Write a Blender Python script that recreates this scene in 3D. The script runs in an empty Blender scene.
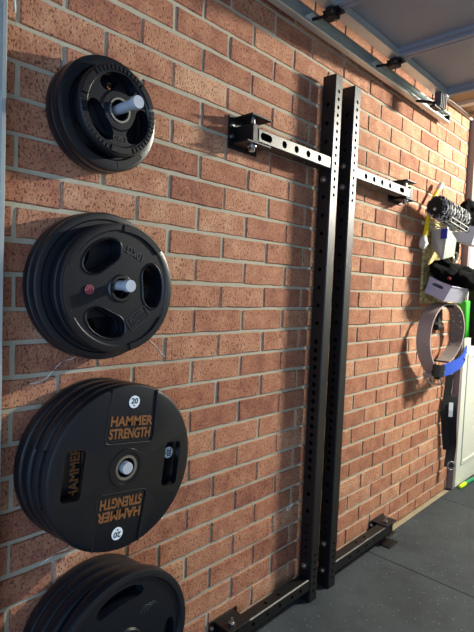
import bpy, bmesh, math, random
from mathutils import Vector, Matrix, noise
random.seed(7)
sc = bpy.context.scene
COL = sc.collection
PI = math.pi

# ---------------------------------------------------------------- camera
cd = bpy.data.cameras.new('camera'); cam = bpy.data.objects.new('camera', cd); COL.objects.link(cam)
right = Vector((0.68759048, -0.72492643, 0.04124326))
down = Vector((-0.01194509, -0.06808681, -0.99760789))
fwd = Vector((0.72600045, 0.68545303, -0.05547515))
m = Matrix((( right.x, -down.x, -fwd.x), (right.y, -down.y, -fwd.y), (right.z, -down.z, -fwd.z)))
cam.matrix_world = Matrix.Translation((-0.99474, -1.25231, 1.3471)) @ m.to_4x4()
cd.sensor_fit = 'VERTICAL'; cd.sensor_height = 24.0
cd.lens = 496.28 * 24.0 / 632.0
cd.clip_start = 0.02
sc.camera = cam

# ---------------------------------------------------------------- world, light, exposure
w = bpy.data.worlds.new('world'); sc.world = w; w.use_nodes = True
bg = w.node_tree.nodes['Background']
bg.inputs[0].default_value = (0.80, 0.88, 1.0, 1); bg.inputs[1].default_value = 0.24

def area(name, loc, target, sx, sy, power, color, spread=None):
    l = bpy.data.lights.new(name, 'AREA'); l.shape = 'RECTANGLE'; l.size = sx; l.size_y = sy
    l.energy = power; l.color = color
    if spread: l.spread = spread
    o = bpy.data.objects.new(name, l); COL.objects.link(o)
    o.location = loc
    o.rotation_euler = (Vector(target) - Vector(loc)).to_track_quat('-Z', 'Y').to_euler()
    return o
# ceiling batten just past the end of the raised door, and daylight through the open doorway
area('ceiling_batten_light', (3.25, -1.6, 2.556), (0.5, 0.0, 1.2), 0.55, 0.06, 285, (1.0, 0.955, 0.83))
area('doorway_daylight', (-1.75, -1.7, 1.2), (1.2, -0.6, 1.0), 2.4, 2.0, 42, (0.42, 0.64, 1.0))
vs = sc.view_settings
vs.view_transform = 'Standard'; vs.look = 'None'; vs.gamma = 1.0; vs.use_curve_mapping = False
vs.exposure = 0.0

# ---------------------------------------------------------------- materials
def S(r, g, b):
    f = lambda c: (c/255/12.92 if c/255 <= 0.04045 else ((c/255+0.055)/1.055)**2.4)
    return (f(r), f(g), f(b), 1)

def mat(name, col, rough=0.5, metal=0.0, spec=0.5, var=0.0, vscale=20, bump=0.0, bscale=80, coat=0.0, alpha=1.0, trans=0.0):
    mt = bpy.data.materials.new(name); mt.use_nodes = True
    nt = mt.node_tree; b = nt.nodes['Principled BSDF']
    b.inputs['Base Color'].default_value = col
    b.inputs['Roughness'].default_value = rough
    b.inputs['Metallic'].default_value = metal
    b.inputs['Specular IOR Level'].default_value = spec
    b.inputs['Coat Weight'].default_value = coat
    b.inputs['Transmission Weight'].default_value = trans
    tc = nt.nodes.new('ShaderNodeTexCoord')
    if var > 0:
        n = nt.nodes.new('ShaderNodeTexNoise'); n.inputs['Scale'].default_value = vscale; n.inputs['Detail'].default_value = 5
        nt.links.new(tc.outputs['Object'], n.inputs['Vector'])
        mx = nt.nodes.new('ShaderNodeMix'); mx.data_type = 'RGBA'
        mx.inputs[6].default_value = tuple(c*(1-var) for c in col[:3]) + (1,)
        mx.inputs[7].default_value = tuple(min(1, c*(1+var)) for c in col[:3]) + (1,)
        nt.links.new(n.outputs['Fac'], mx.inputs[0]); nt.links.new(mx.outputs[2], b.inputs['Base Color'])
    if bump > 0:
        n2 = nt.nodes.new('ShaderNodeTexNoise'); n2.inputs['Scale'].default_value = bscale; n2.inputs['Detail'].default_value = 4
        nt.links.new(tc.outputs['Object'], n2.inputs['Vector'])
        bp = nt.nodes.new('ShaderNodeBump'); bp.inputs['Strength'].default_value = bump; bp.inputs['Distance'].default_value = 0.002
        nt.links.new(n2.outputs['Fac'], bp.inputs['Height']); nt.links.new(bp.outputs['Normal'], b.inputs['Normal'])
    return mt

def brick_mat():
    mt = bpy.data.materials.new('brick'); mt.use_nodes = True
    nt = mt.node_tree; N = nt.nodes; L = nt.links; b = N['Principled BSDF']
    b.inputs['Roughness'].default_value = 0.85; b.inputs['Specular IOR Level'].default_value = 0.25
    tc = N.new('ShaderNodeTexCoord')
    at = N.new('ShaderNodeAttribute'); at.attribute_name = 'brick_tint'
    rp = N.new('ShaderNodeValToRGB'); cr = rp.color_ramp
    cr.elements[0].position = 0.0; cr.elements[0].color = S(134, 86, 70)
    cr.elements[1].position = 1.0; cr.elements[1].color = S(200, 156, 124)
    e = cr.elements.new(0.35); e.color = S(163, 110, 85)
    e = cr.elements.new(0.7); e.color = S(182, 132, 103)
    # broad blotches within a brick added to the tint
    n0 = N.new('ShaderNodeTexNoise'); n0.inputs['Scale'].default_value = 14; n0.inputs['Detail'].default_value = 6; n0.inputs['Roughness'].default_value = 0.65
    L.new(tc.outputs['Object'], n0.inputs['Vector'])
    ma = N.new('ShaderNodeMath'); ma.operation = 'MULTIPLY_ADD'; ma.inputs[1].default_value = 1.7
    sb = N.new('ShaderNodeMath'); sb.operation = 'SUBTRACT'; sb.inputs[1].default_value = 0.85
    L.new(n0.outputs['Fac'], ma.inputs[0]); L.new(at.outputs['Fac'], sb.inputs[0]); L.new(sb.outputs[0], ma.inputs[2])
    L.new(ma.outputs[0], rp.inputs['Fac'])
    # dark wire-cut pits: noise squeezed along x so marks run up and down
    mp = N.new('ShaderNodeMapping'); mp.inputs['Scale'].default_value = (185, 185, 120); mp.inputs['Rotation'].default_value = (0, 0.22, 0)
    L.new(tc.outputs['Object'], mp.inputs['Vector'])
    n1 = N.new('ShaderNodeTexNoise'); n1.inputs['Scale'].default_value = 1.0; n1.inputs['Detail'].default_value = 3; n1.inputs['Roughness'].default_value = 0.6
    L.new(mp.outputs[0], n1.inputs['Vector'])
    r1 = N.new('ShaderNodeValToRGB'); r1.color_ramp.elements[0].position = 0.34; r1.color_ramp.elements[1].position = 0.48
    L.new(n1.outputs['Fac'], r1.inputs['Fac'])
    mx = N.new('ShaderNodeMix'); mx.data_type = 'RGBA'; mx.inputs[6].default_value = S(94, 54, 44)
    L.new(r1.outputs['Color'], mx.inputs[0]); L.new(rp.outputs['Color'], mx.inputs[7])
    # pale specks
    n2 = N.new('ShaderNodeTexNoise'); n2.inputs['Scale'].default_value = 95; n2.inputs['Detail'].default_value = 2
    L.new(tc.outputs['Object'], n2.inputs['Vector'])
    r2 = N.new('ShaderNodeValToRGB'); r2.color_ramp.elements[0].position = 0.66; r2.color_ramp.elements[1].position = 0.76
    L.new(n2.outputs['Fac'], r2.inputs['Fac'])
    m2 = N.new('ShaderNodeMath'); m2.operation = 'MULTIPLY'; m2.inputs[1].default_value = 0.45
    L.new(r2.outputs['Color'], m2.inputs[0])
    mx2 = N.new('ShaderNodeMix'); mx2.data_type = 'RGBA'; mx2.inputs[7].default_value = S(214, 178, 146)
    L.new(m2.outputs[0], mx2.inputs[0]); L.new(mx.outputs[2], mx2.inputs[6])
    L.new(mx2.outputs[2], b.inputs['Base Color'])
    ad = N.new('ShaderNodeMath'); ad.operation = 'MULTIPLY_ADD'; ad.inputs[1].default_value = 0.7
    L.new(r1.outputs['Color'], ad.inputs[0]); L.new(n0.outputs['Fac'], ad.inputs[2])
    bp = N.new('ShaderNodeBump'); bp.inputs['Strength'].default_value = 0.55; bp.inputs['Distance'].default_value = 0.003
    L.new(ad.outputs[0], bp.inputs['Height']); L.new(bp.outputs['Normal'], b.inputs['Normal'])
    return mt

def osb_mat():
    mt = bpy.data.materials.new('strand_board'); mt.use_nodes = True
    nt = mt.node_tree; N = nt.nodes; L = nt.links; b = N['Principled BSDF']; b.inputs['Roughness'].default_value = 0.7
    tc = N.new('ShaderNodeTexCoord')
    mp = N.new('ShaderNodeMapping'); mp.inputs['Scale'].default_value = (30, 1, 55); L.new(tc.outputs['Object'], mp.inputs[0])
    v = N.new('ShaderNodeTexVoronoi'); v.inputs['Scale'].default_value = 1.0; L.new(mp.outputs[0], v.inputs['Vector'])
    r = N.new('ShaderNodeValToRGB'); r.color_ramp.elements[0].color = S(150, 120, 62); r.color_ramp.elements[1].color = S(226, 205, 140)
    sp = N.new('ShaderNodeSeparateColor'); L.new(v.outputs['Color'], sp.inputs[0]); L.new(sp.outputs[0], r.inputs['Fac'])
    L.new(r.outputs['Color'], b.inputs['Base Color'])
    return mt

def rubber_floor_mat():
    mt = bpy.data.materials.new('floor_rubber'); mt.use_nodes = True
    nt = mt.node_tree; N = nt.nodes; L = nt.links; b = N['Principled BSDF']
    b.inputs['Roughness'].default_value = 0.8; b.inputs['Specular IOR Level'].default_value = 0.3
    tc = N.new('ShaderNodeTexCoord')
    n = N.new('ShaderNodeTexNoise'); n.inputs['Scale'].default_value = 3; n.inputs['Detail'].default_value = 6; n.inputs['Roughness'].default_value = 0.7
    L.new(tc.outputs['Object'], n.inputs['Vector'])
    r = N.new('ShaderNodeValToRGB'); r.color_ramp.elements[0].position = 0.3; r.color_ramp.elements[1].position = 0.75
    r.color_ramp.elements[0].color = S(42, 48, 52); r.color_ramp.elements[1].color = S(66, 72, 75)
    L.new(n.outputs['Fac'], r.inputs['Fac'])
    v = N.new('ShaderNodeTexVoronoi'); v.inputs['Scale'].default_value = 95; L.new(tc.outputs['Object'], v.inputs['Vector'])
    sp = N.new('ShaderNodeSeparateColor'); L.new(v.outputs['Color'], sp.inputs[0])
    c1 = N.new('ShaderNodeMath'); c1.operation = 'GREATER_THAN'; c1.inputs[1].default_value = 0.88; L.new(sp.outputs[0], c1.inputs[0])
    c2 = N.new('ShaderNodeMath'); c2.operation = 'LESS_THAN'; c2.inputs[1].default_value = 0.17; L.new(v.outputs['Distance'], c2.inputs[0])
    c3 = N.new('ShaderNodeMath'); c3.operation = 'MULTIPLY'; L.new(c1.outputs[0], c3.inputs[0]); L.new(c2.outputs[0], c3.inputs[1])
    mx = N.new('ShaderNodeMix'); mx.data_type = 'RGBA'; mx.inputs[7].default_value = S(140, 144, 144)
    L.new(c3.outputs[0], mx.inputs[0]); L.new(r.outputs['Color'], mx.inputs[6]); L.new(mx.outputs[2], b.inputs['Base Color'])
    n3 = N.new('ShaderNodeTexNoise'); n3.inputs['Scale'].default_value = 190; L.new(tc.outputs['Object'], n3.inputs['Vector'])
    bp = N.new('ShaderNodeBump'); bp.inputs['Strength'].default_value = 0.5; bp.inputs['Distance'].default_value = 0.002
    L.new(n3.outputs['Fac'], bp.inputs['Height']); L.new(bp.outputs['Normal'], b.inputs['Normal'])
    return mt

def camo_mat():
    mt = bpy.data.materials.new('mottled_foam'); mt.use_nodes = True
    nt = mt.node_tree; N = nt.nodes; L = nt.links; b = N['Principled BSDF']; b.inputs['Roughness'].default_value = 0.8
    tc = N.new('ShaderNodeTexCoord')
    n = N.new('ShaderNodeTexNoise'); n.inputs['Scale'].default_value = 55; n.inputs['Detail'].default_value = 3; L.new(tc.outputs['Object'], n.inputs['Vector'])
    r = N.new('ShaderNodeValToRGB'); r.color_ramp.elements[0].position = 0.46; r.color_ramp.elements[1].position = 0.53
    r.color_ramp.elements[0].color = S(25, 25, 28); r.color_ramp.elements[1].color = S(172, 172, 170)
    L.new(n.outputs['Fac'], r.inputs['Fac']); L.new(r.outputs['Color'], b.inputs['Base Color'])
    return mt

M = {}
M['brick'] = brick_mat()
M['mortar'] = mat('mortar', S(168, 163, 144), 0.95, var=0.18, vscale=25, bump=0.6, bscale=150)
M['concrete'] = mat('concrete', S(150, 138, 112), 0.9, var=0.3, vscale=18, bump=0.4)
M['floor_rubber'] = rubber_floor_mat()
M['rubber'] = mat('plate_rubber', S(9, 14, 22), 0.36, spec=0.5, var=0.15, vscale=9, bump=0.12, bscale=220)
M['rubber_dull'] = mat('plate_rubber_dull', S(9, 15, 24), 0.40, spec=0.5, var=0.2, vscale=9, bump=0.15, bscale=200)
M['powder'] = mat('black_powder_coat', S(5, 6, 8), 0.45, spec=0.58, bump=0.15, bscale=350)
M['dark_steel'] = mat('dark_steel', S(11, 11, 12), 0.5, spec=0.35)
M['zinc'] = mat('zinc', S(190, 192, 195), 0.28, metal=1.0)
M['peg_steel'] = mat('peg_steel', S(196, 204, 216), 0.35, metal=0.4, var=0.15, vscale=60)
M['galv'] = mat('galvanised_steel', S(190, 198, 198), 0.36, metal=0.65, var=0.16, vscale=14)
M['hub_steel'] = mat('hub_steel', S(150, 150, 145), 0.4, metal=0.9)
M['bronze'] = mat('bronze_lettering', S(122, 76, 38), 0.6)
M['white_print'] = mat('white_print', S(225, 232, 236), 0.5)
M['black_print'] = mat('black_print', S(22, 22, 26), 0.5)
M['emboss'] = mat('embossed_rubber', S(46, 50, 53), 0.45)
M['badge_red'] = mat('badge_red', S(112, 34, 46), 0.5)
M['badge_pink'] = mat('badge_print', S(150, 80, 92), 0.5)
M['door_steel'] = mat('door_steel', S(128, 132, 142), 0.5, spec=0.4, var=0.05)
M['door_white'] = mat('white_paint', S(206, 210, 198), 0.5)
M['jamb'] = mat('shaded_frame_grey', S(126, 116, 118), 0.5)  # grey puts the shade of the jamb's unlit side into the base colour
M['plaster'] = mat('ceiling_plaster', S(150, 126, 98), 0.85, var=0.08, vscale=6)
M['trim'] = mat('trim_paint', S(190, 182, 168), 0.6)
M['osb'] = osb_mat()
M['yellow'] = mat('yellow_tube', S(240, 214, 20), 0.45)
M['white_tape'] = mat('white_wrap', S(190, 190, 188), 0.6, bump=0.8, bscale=60)
M['camo'] = camo_mat()
M['black_foam'] = mat('black_foam', S(14, 14, 15), 0.85)
M['white_plastic'] = mat('white_plastic', S(196, 194, 184), 0.4)
M['clear_lid'] = mat('frosted_lid', S(160, 170, 160), 0.3, spec=0.6)
M['blue_latch'] = mat('blue_latch', S(34, 48, 150), 0.4)
M['lilac'] = mat('lilac_plastic', S(172, 172, 190), 0.5)
M['black_cloth'] = mat('black_cloth', S(7, 7, 8), 1.0, spec=0.1, bump=0.5, bscale=120)
M['red_cloth'] = mat('red_cloth', S(120, 24, 36), 0.8)
M['leather'] = mat('brown_leather', S(158, 144, 138), 0.6, var=0.12, vscale=30, bump=0.2)
M['leather_in'] = mat('suede', S(122, 112, 108), 0.85, var=0.15, vscale=40)
M['blue_strap'] = mat('blue_strap', S(34, 78, 190), 0.55)
M['green'] = mat('green_fabric', S(44, 160, 30), 0.6)
M['dark_green'] = mat('dark_green', S(30, 46, 42), 0.6)
M['olive'] = mat('olive_rubber', S(66, 62, 26), 0.6)
M['webbing'] = mat('black_webbing', S(18, 18, 20), 0.8, bump=0.4, bscale=200)
M['hose'] = mat('green_hose', S(40, 140, 92), 0.45)
M['lime'] = mat('lime_coupling', S(196, 236, 30), 0.4)
M['scuff'] = mat('white_scuff', S(222, 220, 214), 0.9)

# ---------------------------------------------------------------- mesh helpers
def obj(name, bm, mt, parent=None, smooth=None, kind=None):
    if isinstance(bm, bpy.types.Mesh): me = bm
    else:
        bmesh.ops.recalc_face_normals(bm, faces=bm.faces)
        me = bpy.data.meshes.new(name); bm.to_mesh(me); bm.free()
    for k in (mt if isinstance(mt, (list, tuple)) else [mt]):
        me.materials.append(k)
    if smooth:
        me.shade_smooth(); me.set_sharp_from_angle(angle=math.radians(smooth))
    o = bpy.data.objects.new(name, me); COL.objects.link(o)
    if parent: o.parent = parent
    if kind: o['kind'] = kind
    return o
def tag(o, label, cat, group=None):
    o['label'] = label; o['category'] = cat
    if group: o['group'] = group
    return o
def thing(name, label, cat, loc=(0, 0, 0), rot=(0, 0, 0), group=None):
    o = bpy.data.objects.new(name, None); COL.objects.link(o)
    o.location = loc; o.rotation_euler = rot; o.empty_display_size = 0.05
    return tag(o, label, cat, group)

def box(bm, x0, x1, y0, y1, z0, z1, bev=0.0, mtx=None):
    vs_ = [bm.verts.new((x, y, z)) for x in (x0, x1) for y in (y0, y1) for z in (z0, z1)]
    idx = [(0, 1, 3, 2), (4, 6, 7, 5), (0, 4, 5, 1), (2, 3, 7, 6), (0, 2, 6, 4), (1, 5, 7, 3)]
    fs = [bm.faces.new([vs_[i] for i in f]) for f in idx]
    bmesh.ops.recalc_face_normals(bm, faces=fs)
    if bev > 0:
        es = list({e for f in fs for e in f.edges})
        r = bmesh.ops.bevel(bm, geom=es, offset=bev, segments=2, affect='EDGES', profile=0.5)
        vs_ = list({v for f in r['faces'] for v in f.verts} | {v for v in vs_ if v.is_valid})
    if mtx is not None:
        bmesh.ops.transform(bm, matrix=mtx, verts=[v for v in vs_ if v.is_valid])
def B(*a, **k):
    bm = bmesh.new(); box(bm, *a, **k); return bm
def frame_of(d):
    d = d.normalized(); up = Vector((0, 0, 1)) if abs(d.z) < 0.9 else Vector((1, 0, 0))
    u = d.cross(up).normalized(); return u, d.cross(u).normalized()
def cyl(bm, p0, p1, r0, r1=None, n=24, caps=True):
    p0 = Vector(p0); p1 = Vector(p1); r1 = r0 if r1 is None else r1
    u, v = frame_of(p1-p0)
    A = [bm.verts.new(p0+r0*(math.cos(2*PI*i/n)*u+math.sin(2*PI*i/n)*v)) for i in range(n)]
    C = [bm.verts.new(p1+r1*(math.cos(2*PI*i/n)*u+math.sin(2*PI*i/n)*v)) for i in range(n)]
    for i in range(n): bm.faces.new((A[i], A[(i+1) % n], C[(i+1) % n], C[i]))
    if caps: bm.faces.new(A); bm.faces.new(C)
def tube(bm, pts, r, n=12, closed=False, rx=None):
    pts = [Vector(p) for p in pts]; N = len(pts); rings = []
    prev = None
    for i, p in enumerate(pts):
        a = pts[(i-1) % N] if (closed or i > 0) else p
        b = pts[(i+1) % N] if (closed or i < N-1) else p
        d = (b-a).normalized()
        if prev is None: u, v = frame_of(d)
        else:
            u = (prev - d*prev.dot(d)).normalized(); v = d.cross(u)
        prev = u
        rr = r[i] if isinstance(r, (list, tuple)) else r
        rings.append([bm.verts.new(p + rr*(math.cos(2*PI*k/n)*u + math.sin(2*PI*k/n)*v)) for k in range(n)])
    for i in range(N if closed else N-1):
        A, C = rings[i], rings[(i+1) % N]
        for k in range(n): bm.faces.new((A[k], A[(k+1) % n], C[(k+1) % n], C[k]))
    if not closed: bm.faces.new(rings[0]); bm.faces.new(rings[-1])
def lathe_y(bm, prof, n=96):
    """closed ring profile [(r, y)], revolved about the y axis"""
    rings = [[bm.verts.new((r*math.cos(2*PI*i/n), y, r*math.sin(2*PI*i/n))) for i in range(n)] for r, y in prof]
    P = len(prof)
    for j in range(P):
        A, C = rings[j], rings[(j+1) % P]
        for i in range(n): bm.faces.new((A[i], A[(i+1) % n], C[(i+1) % n], C[i]))
def spline(pts, k=8, closed=False):
    pts = [Vector(p) for p in pts]; n = len(pts); out = []
    rng = range(n if closed else n-1)
    for i in rng:
        p0 = pts[(i-1) % n] if (closed or i > 0) else pts[i]
        p1 = pts[i]; p2 = pts[(i+1) % n]
        p3 = pts[(i+2) % n] if (closed or i+2 < n) else p2
        for s in range(k):
            t = s/k
            out.append(0.5*((2*p1)+(p2-p0)*t+(2*p0-5*p1+4*p2-p3)*t*t+(3*p1-p0-3*p2+p3)*t**3))
    if not closed: out.append(pts[-1])
    return out
def ribbon(bm, pts, wvec, th, inner_mat=None):
    """a strap: path pts, width vectors wvec (one or a list), thickness th"""
    pts = [Vector(p) for p in pts]; N = len(pts); R = []
    for i, p in enumerate(pts):
        d = (pts[min(i+1, N-1)]-pts[max(i-1, 0)]).normalized()
        wv = Vector(wvec[i] if isinstance(wvec, list) else wvec)
        nn = d.cross(wv).normalized()*th/2
        R.append([bm.verts.new(q) for q in (p-wv/2-nn, p+wv/2-nn, p+wv/2+nn, p-wv/2+nn)])
    for i in range(N-1):
        for k in range(4):
            f = bm.faces.new((R[i][k], R[i][(k+1) % 4], R[i+1][(k+1) % 4], R[i+1][k]))
            if inner_mat is not None and k == inner_mat: f.material_index = 1
    bm.faces.new(R[0]); bm.faces.new(R[-1])
def carve(base, cutters):
    """base mesh minus each cutter mesh, as a new mesh"""
    tmp = []
    bo = bpy.data.objects.new('tmp', base); COL.objects.link(bo); tmp.append(bo)
    for c in cutters:
        co = bpy.data.objects.new('tmp_cut', c); COL.objects.link(co); tmp.append(co)
        md = bo.modifiers.new('b', 'BOOLEAN'); md.operation = 'DIFFERENCE'; md.object = co; md.solver = 'EXACT'
    dg = bpy.context.evaluated_depsgraph_get(); dg.update()
    me = bpy.data.meshes.new_from_object(bo.evaluated_get(dg))
    for o in tmp: bpy.data.objects.remove(o)
    return me
def to_mesh(bm):
    bmesh.ops.recalc_face_normals(bm, faces=bm.faces)
    me = bpy.data.meshes.new('m'); bm.to_mesh(me); bm.free(); return me
def letters(text, size, mtx, depth=0.0006, bold=0.0, space=1.0):
    cu = bpy.data.curves.new('t', 'FONT'); cu.body = text; cu.size = size; cu.align_x = 'CENTER'; cu.align_y = 'CENTER'
    cu.extrude = depth; cu.offset = bold*size; cu.space_character = space
    o = bpy.data.objects.new('t', cu); COL.objects.link(o)
    dg = bpy.context.evaluated_depsgraph_get(); dg.update()
    me = bpy.data.meshes.new_from_object(o.evaluated_get(dg))
    bpy.data.objects.remove(o)
    me.transform(mtx); return me
# text lies in local xy facing +z: stand it in the xz plane facing -y
UP = Matrix.Rotation(PI/2, 4, 'X')
def face_mtx(x, z, y, ang=0.0, sx=1.0, sz=1.0):
    return Matrix.Translation((x, y, z)) @ Matrix.Rotation(ang, 4, 'Y') @ UP @ Matrix.Diagonal((sx, sz, 1, 1))

def holed_tube(bm, length, wx, wy, front=(), side=(), c=0.004, th=0.003):
    """square tube along +z, section wx by wy centred on the axis; front holes on the -y face, side holes on both x faces.
    hole = (z, r) or (z, r, half_slot)"""
    hx, hy = wx/2, wy/2
    def face(o, u, v, n, W, holes):
        hw = W/2-c
        P = lambda s, t, d=0.0: Vector(o)+Vector(u)*t+Vector(v)*s-Vector(n)*d
        def rect(s0, s1):
            if s1-s0 > 1e-6:
                bm.faces.new([bm.verts.new(P(s, t)) for s, t in ((s0, -hw), (s0, hw), (s1, hw), (s1, -hw))])
        s = 0.0
        for h in sorted(holes):
            z, r = h[0], h[1]; sl = h[2] if len(h) > 2 else 0.0
            hh = min(r+sl+0.004, max(r+sl+0.001, 0.0))
            hh = r+sl+0.002
            rect(s, z-hh); s = z+hh
            ang = sorted([2*PI*i/16+0.001 for i in range(16)] + [math.atan2(a*hh, b*hw) % (2*PI) for a in (1, -1) for b in (1, -1)])
            O, I, D = [], [], []
            for a in ang:
                ca, sa = math.cos(a), math.sin(a)
                k = min(hw/abs(ca) if abs(ca) > 1e-9 else 1e9, hh/abs(sa) if abs(sa) > 1e-9 else 1e9)
                O.append(bm.verts.new(P(z+k*sa, k*ca)))
                q = z+r*sa+(sl if sa > 0 else -sl)
                I.append(bm.verts.new(P(q, r*ca))); D.append(bm.verts.new(P(q, r*ca, th)))
            for i in range(len(ang)):
                j = (i+1) % len(ang)
                bm.faces.new((O[i], O[j], I[j], I[i])); bm.faces.new((I[i], I[j], D[j], D[i]))
        rect(s, length)
    face((0, -hy, 0), (1, 0, 0), (0, 0, 1), (0, -1, 0), wx, front)
    face((0, hy, 0), (1, 0, 0), (0, 0, 1), (0, 1, 0), wx, ())
    face((-hx, 0, 0), (0, 1, 0), (0, 0, 1), (-1, 0, 0), wy, side)
    face((hx, 0, 0), (0, 1, 0), (0, 0, 1), (1, 0, 0), wy, side)
    for sx in (-1, 1):
        for sy in (-1, 1):
            a = (sx*(hx-c), sy*hy); b = (sx*hx, sy*(hy-c))
            bm.faces.new([bm.verts.new((p[0], p[1], z)) for p, z in ((a, 0), (b, 0), (b, length), (a, length))])
    for z in (0, length):
        pts = [(hx-c, -hy), (hx, -hy+c), (hx, hy-c), (hx-c, hy), (-hx+c, hy), (-hx, hy-c), (-hx, -hy+c), (-hx+c, -hy)]
        bm.faces.new([bm.verts.new((x, y, z)) for x, y in pts])
    bmesh.ops.remove_doubles(bm, verts=bm.verts, dist=1e-5)

# ---------------------------------------------------------------- the setting
H = 2.565
def brick_wall(x0, x1):
    bm = bmesh.new(); lay = bm.faces.layers.float.new('brick_tint')
    box(bm, x0, x1, 0.0045, 0.11, 0, H)
    for f in bm.faces: f.material_index = 1
    rnd = random.Random(3)
    for r in range(18, -14, -1):
        zc = 1.488-r*0.086
        off = 0.0 if r % 2 == 0 else 0.5
        for i in range(-6, 13):
            jt = lambda a=0.0016: rnd.uniform(-a, a)
            xa = (i+off)*0.24+0.005+jt(0.003); xb = (i+off+1)*0.24-0.005+jt(0.003)
            za = zc-0.038+jt(); zb = zc+0.038+jt()
            tint = min(1, max(0, rnd.gauss(0.52, 0.16))); yy = jt(0.0012)
            xa, xb = max(xa, x0), min(xb, x1); za, zb = max(za, 0.0), min(zb, H)
            if xb-xa < 0.012 or zb-za < 0.01: continue
            ch = 0.004
            # front outline with slightly uneven arrises
            def edge(n, f): return [f(k/n) for k in range(n)]
            out = []
            out += edge(6, lambda t: (xa+(xb-xa)*t, za+jt(0.0011)))
            out += edge(2, lambda t: (xb+jt(0.0011), za+(zb-za)*t))
            out += edge(6, lambda t: (xb-(xb-xa)*t, zb+jt(0.0011)))
            out += edge(2, lambda t: (xa+jt(0.0011), zb-(zb-za)*t))
            cx, cz = (xa+xb)/2, (za+zb)/2
            O = [bm.verts.new((x, 0.006, z)) for x, z in out]
            I = [bm.verts.new((cx+(x-cx)*(1-ch/((xb-xa)/2)*rnd.uniform(.5, 1.2)), -0.0005+yy, cz+(z-cz)*(1-ch/((zb-za)/2)*rnd.uniform(.5, 1.2)))) for x, z in out]
            n = len(out); fs = []
            for k in range(n): fs.append(bm.faces.new((O[k], O[(k+1) % n], I[(k+1) % n], I[k])))
            fs.append(bm.faces.new(I))
            for f in fs: f[lay] = tint; f.material_index = 0
    return bm
wall = obj('wall_left', brick_wall(-0.78, 2.56), [M['brick'], M['mortar']], kind='structure')
def smear(bm, pts, r):
    for a in range(len(pts)-1):
        p, q = Vector(pts[a]), Vector(pts[a+1])
        tube(bm, [p, p.lerp(q, .5)+Vector((0, 0, random.uniform(-.004, .004))), q], [r*.5, r, r*.6], n=6)
bm = bmesh.new()
smear(bm, [(-.435, 0, 1.079), (-.40, 0, 1.085), (-.376, 0, 1.105)], .0016)
smear(bm, [(-.376, 0, 1.105), (-.348, 0, 1.132), (-.30, 0, 1.145), (-.265, 0, 1.142)], .0018)
smear(bm, [(-.399, 0, .585), (-.36, 0, .60), (-.297, 0, .607)], .0018)
smear(bm, [(-.06, 0, 1.175), (-.03, 0, 1.15), (.003, 0, 1.118)], .0014)
smear(bm, [(-.02, 0, .60), (.015, 0, .58)], .0016)
smear(bm, [(.69, 0, .405), (.70, 0, .417), (.725, 0, .421), (.74, 0, .418), (.715, 0, .407), (.69, 0, .405)], .0032)
smear(bm, [(-.49, 0, 2.02), (-.487, 0, 1.985)], .0035)
obj('mortar_smear', bm, M['scuff'], wall)

obj('floor', B(-0.78, 4.0, -3.2, 0.11, -0.13, -0.012), M['concrete'], kind='structure')
obj('ceiling', B(-0.78, 4.0, -3.2, 0.11, H, H+0.05), M['plaster'], kind='structure')
bm = bmesh.new()
tube(bm, [(0.0, -.012, H-.012), (2.6, -.012, H-.012)], .009, n=8)
obj('trim_1', bm, M['trim'], kind='structure')
obj('trim_2', B(2.22, 2.27, -3.0, -.03, H-.022, H), M['trim'], kind='structure')
obj('trim_3', B(2.44, 2.48, -3.0, -.03, H-.022, H), M['plaster'], kind='structure')

# white door beyond the brickwork, standing 4 cm proud of it
d = obj('door_1', B(2.60, 3.5, -0.045, 0.0, 0.004, 2.40, bev=0.003), M['door_white'], kind='structure')
bm = bmesh.new()
for z0, z1 in ((0.15, 0.95), (1.10, 2.25)):
    for a in ((2.68, 2.705, z0, z1), (3.36, 3.385, z0, z1), (2.705, 3.36, z0, z0+.025), (2.705, 3.36, z1-.025, z1)):
        box(bm, a[0], a[1], -.053, -.044, a[2], a[3], bev=.003)
obj('door_panel_moulding', bm, M['door_white'], d)
obj('door_jamb', B(2.562, 2.60, -0.042, 0.10, 0.0, H), M['jamb'], d)
obj('door_head', B(2.60, 3.5, -0.04, 0.0, 2.403, H), M['jamb'], d)
obj('wall_back', B(3.5, 3.6, -3.2, 0.11, 0, H), M['door_white'], kind='structure')

# ---------------------------------------------------------------- rubber mats
mats = [(-0.65, 'black flecked rubber floor mat below the lowest stack of weight plates'),
        (0.352, 'black flecked rubber floor mat under the feet of both rack uprights'),
        (1.354, "black flecked rubber floor mat meeting the rack's far lower bracket"),
        (2.356, 'black flecked rubber floor mat under the lime hose coupling')]
for x, lab in mats:
    o = obj('rubber_floor_mat', B(x, x+0.998, -1.04, -0.034, -0.012, 0.0, bev=0.002), M['floor_rubber'])
    tag(o, lab, 'floor mat', 'rubber floor mats')

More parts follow.
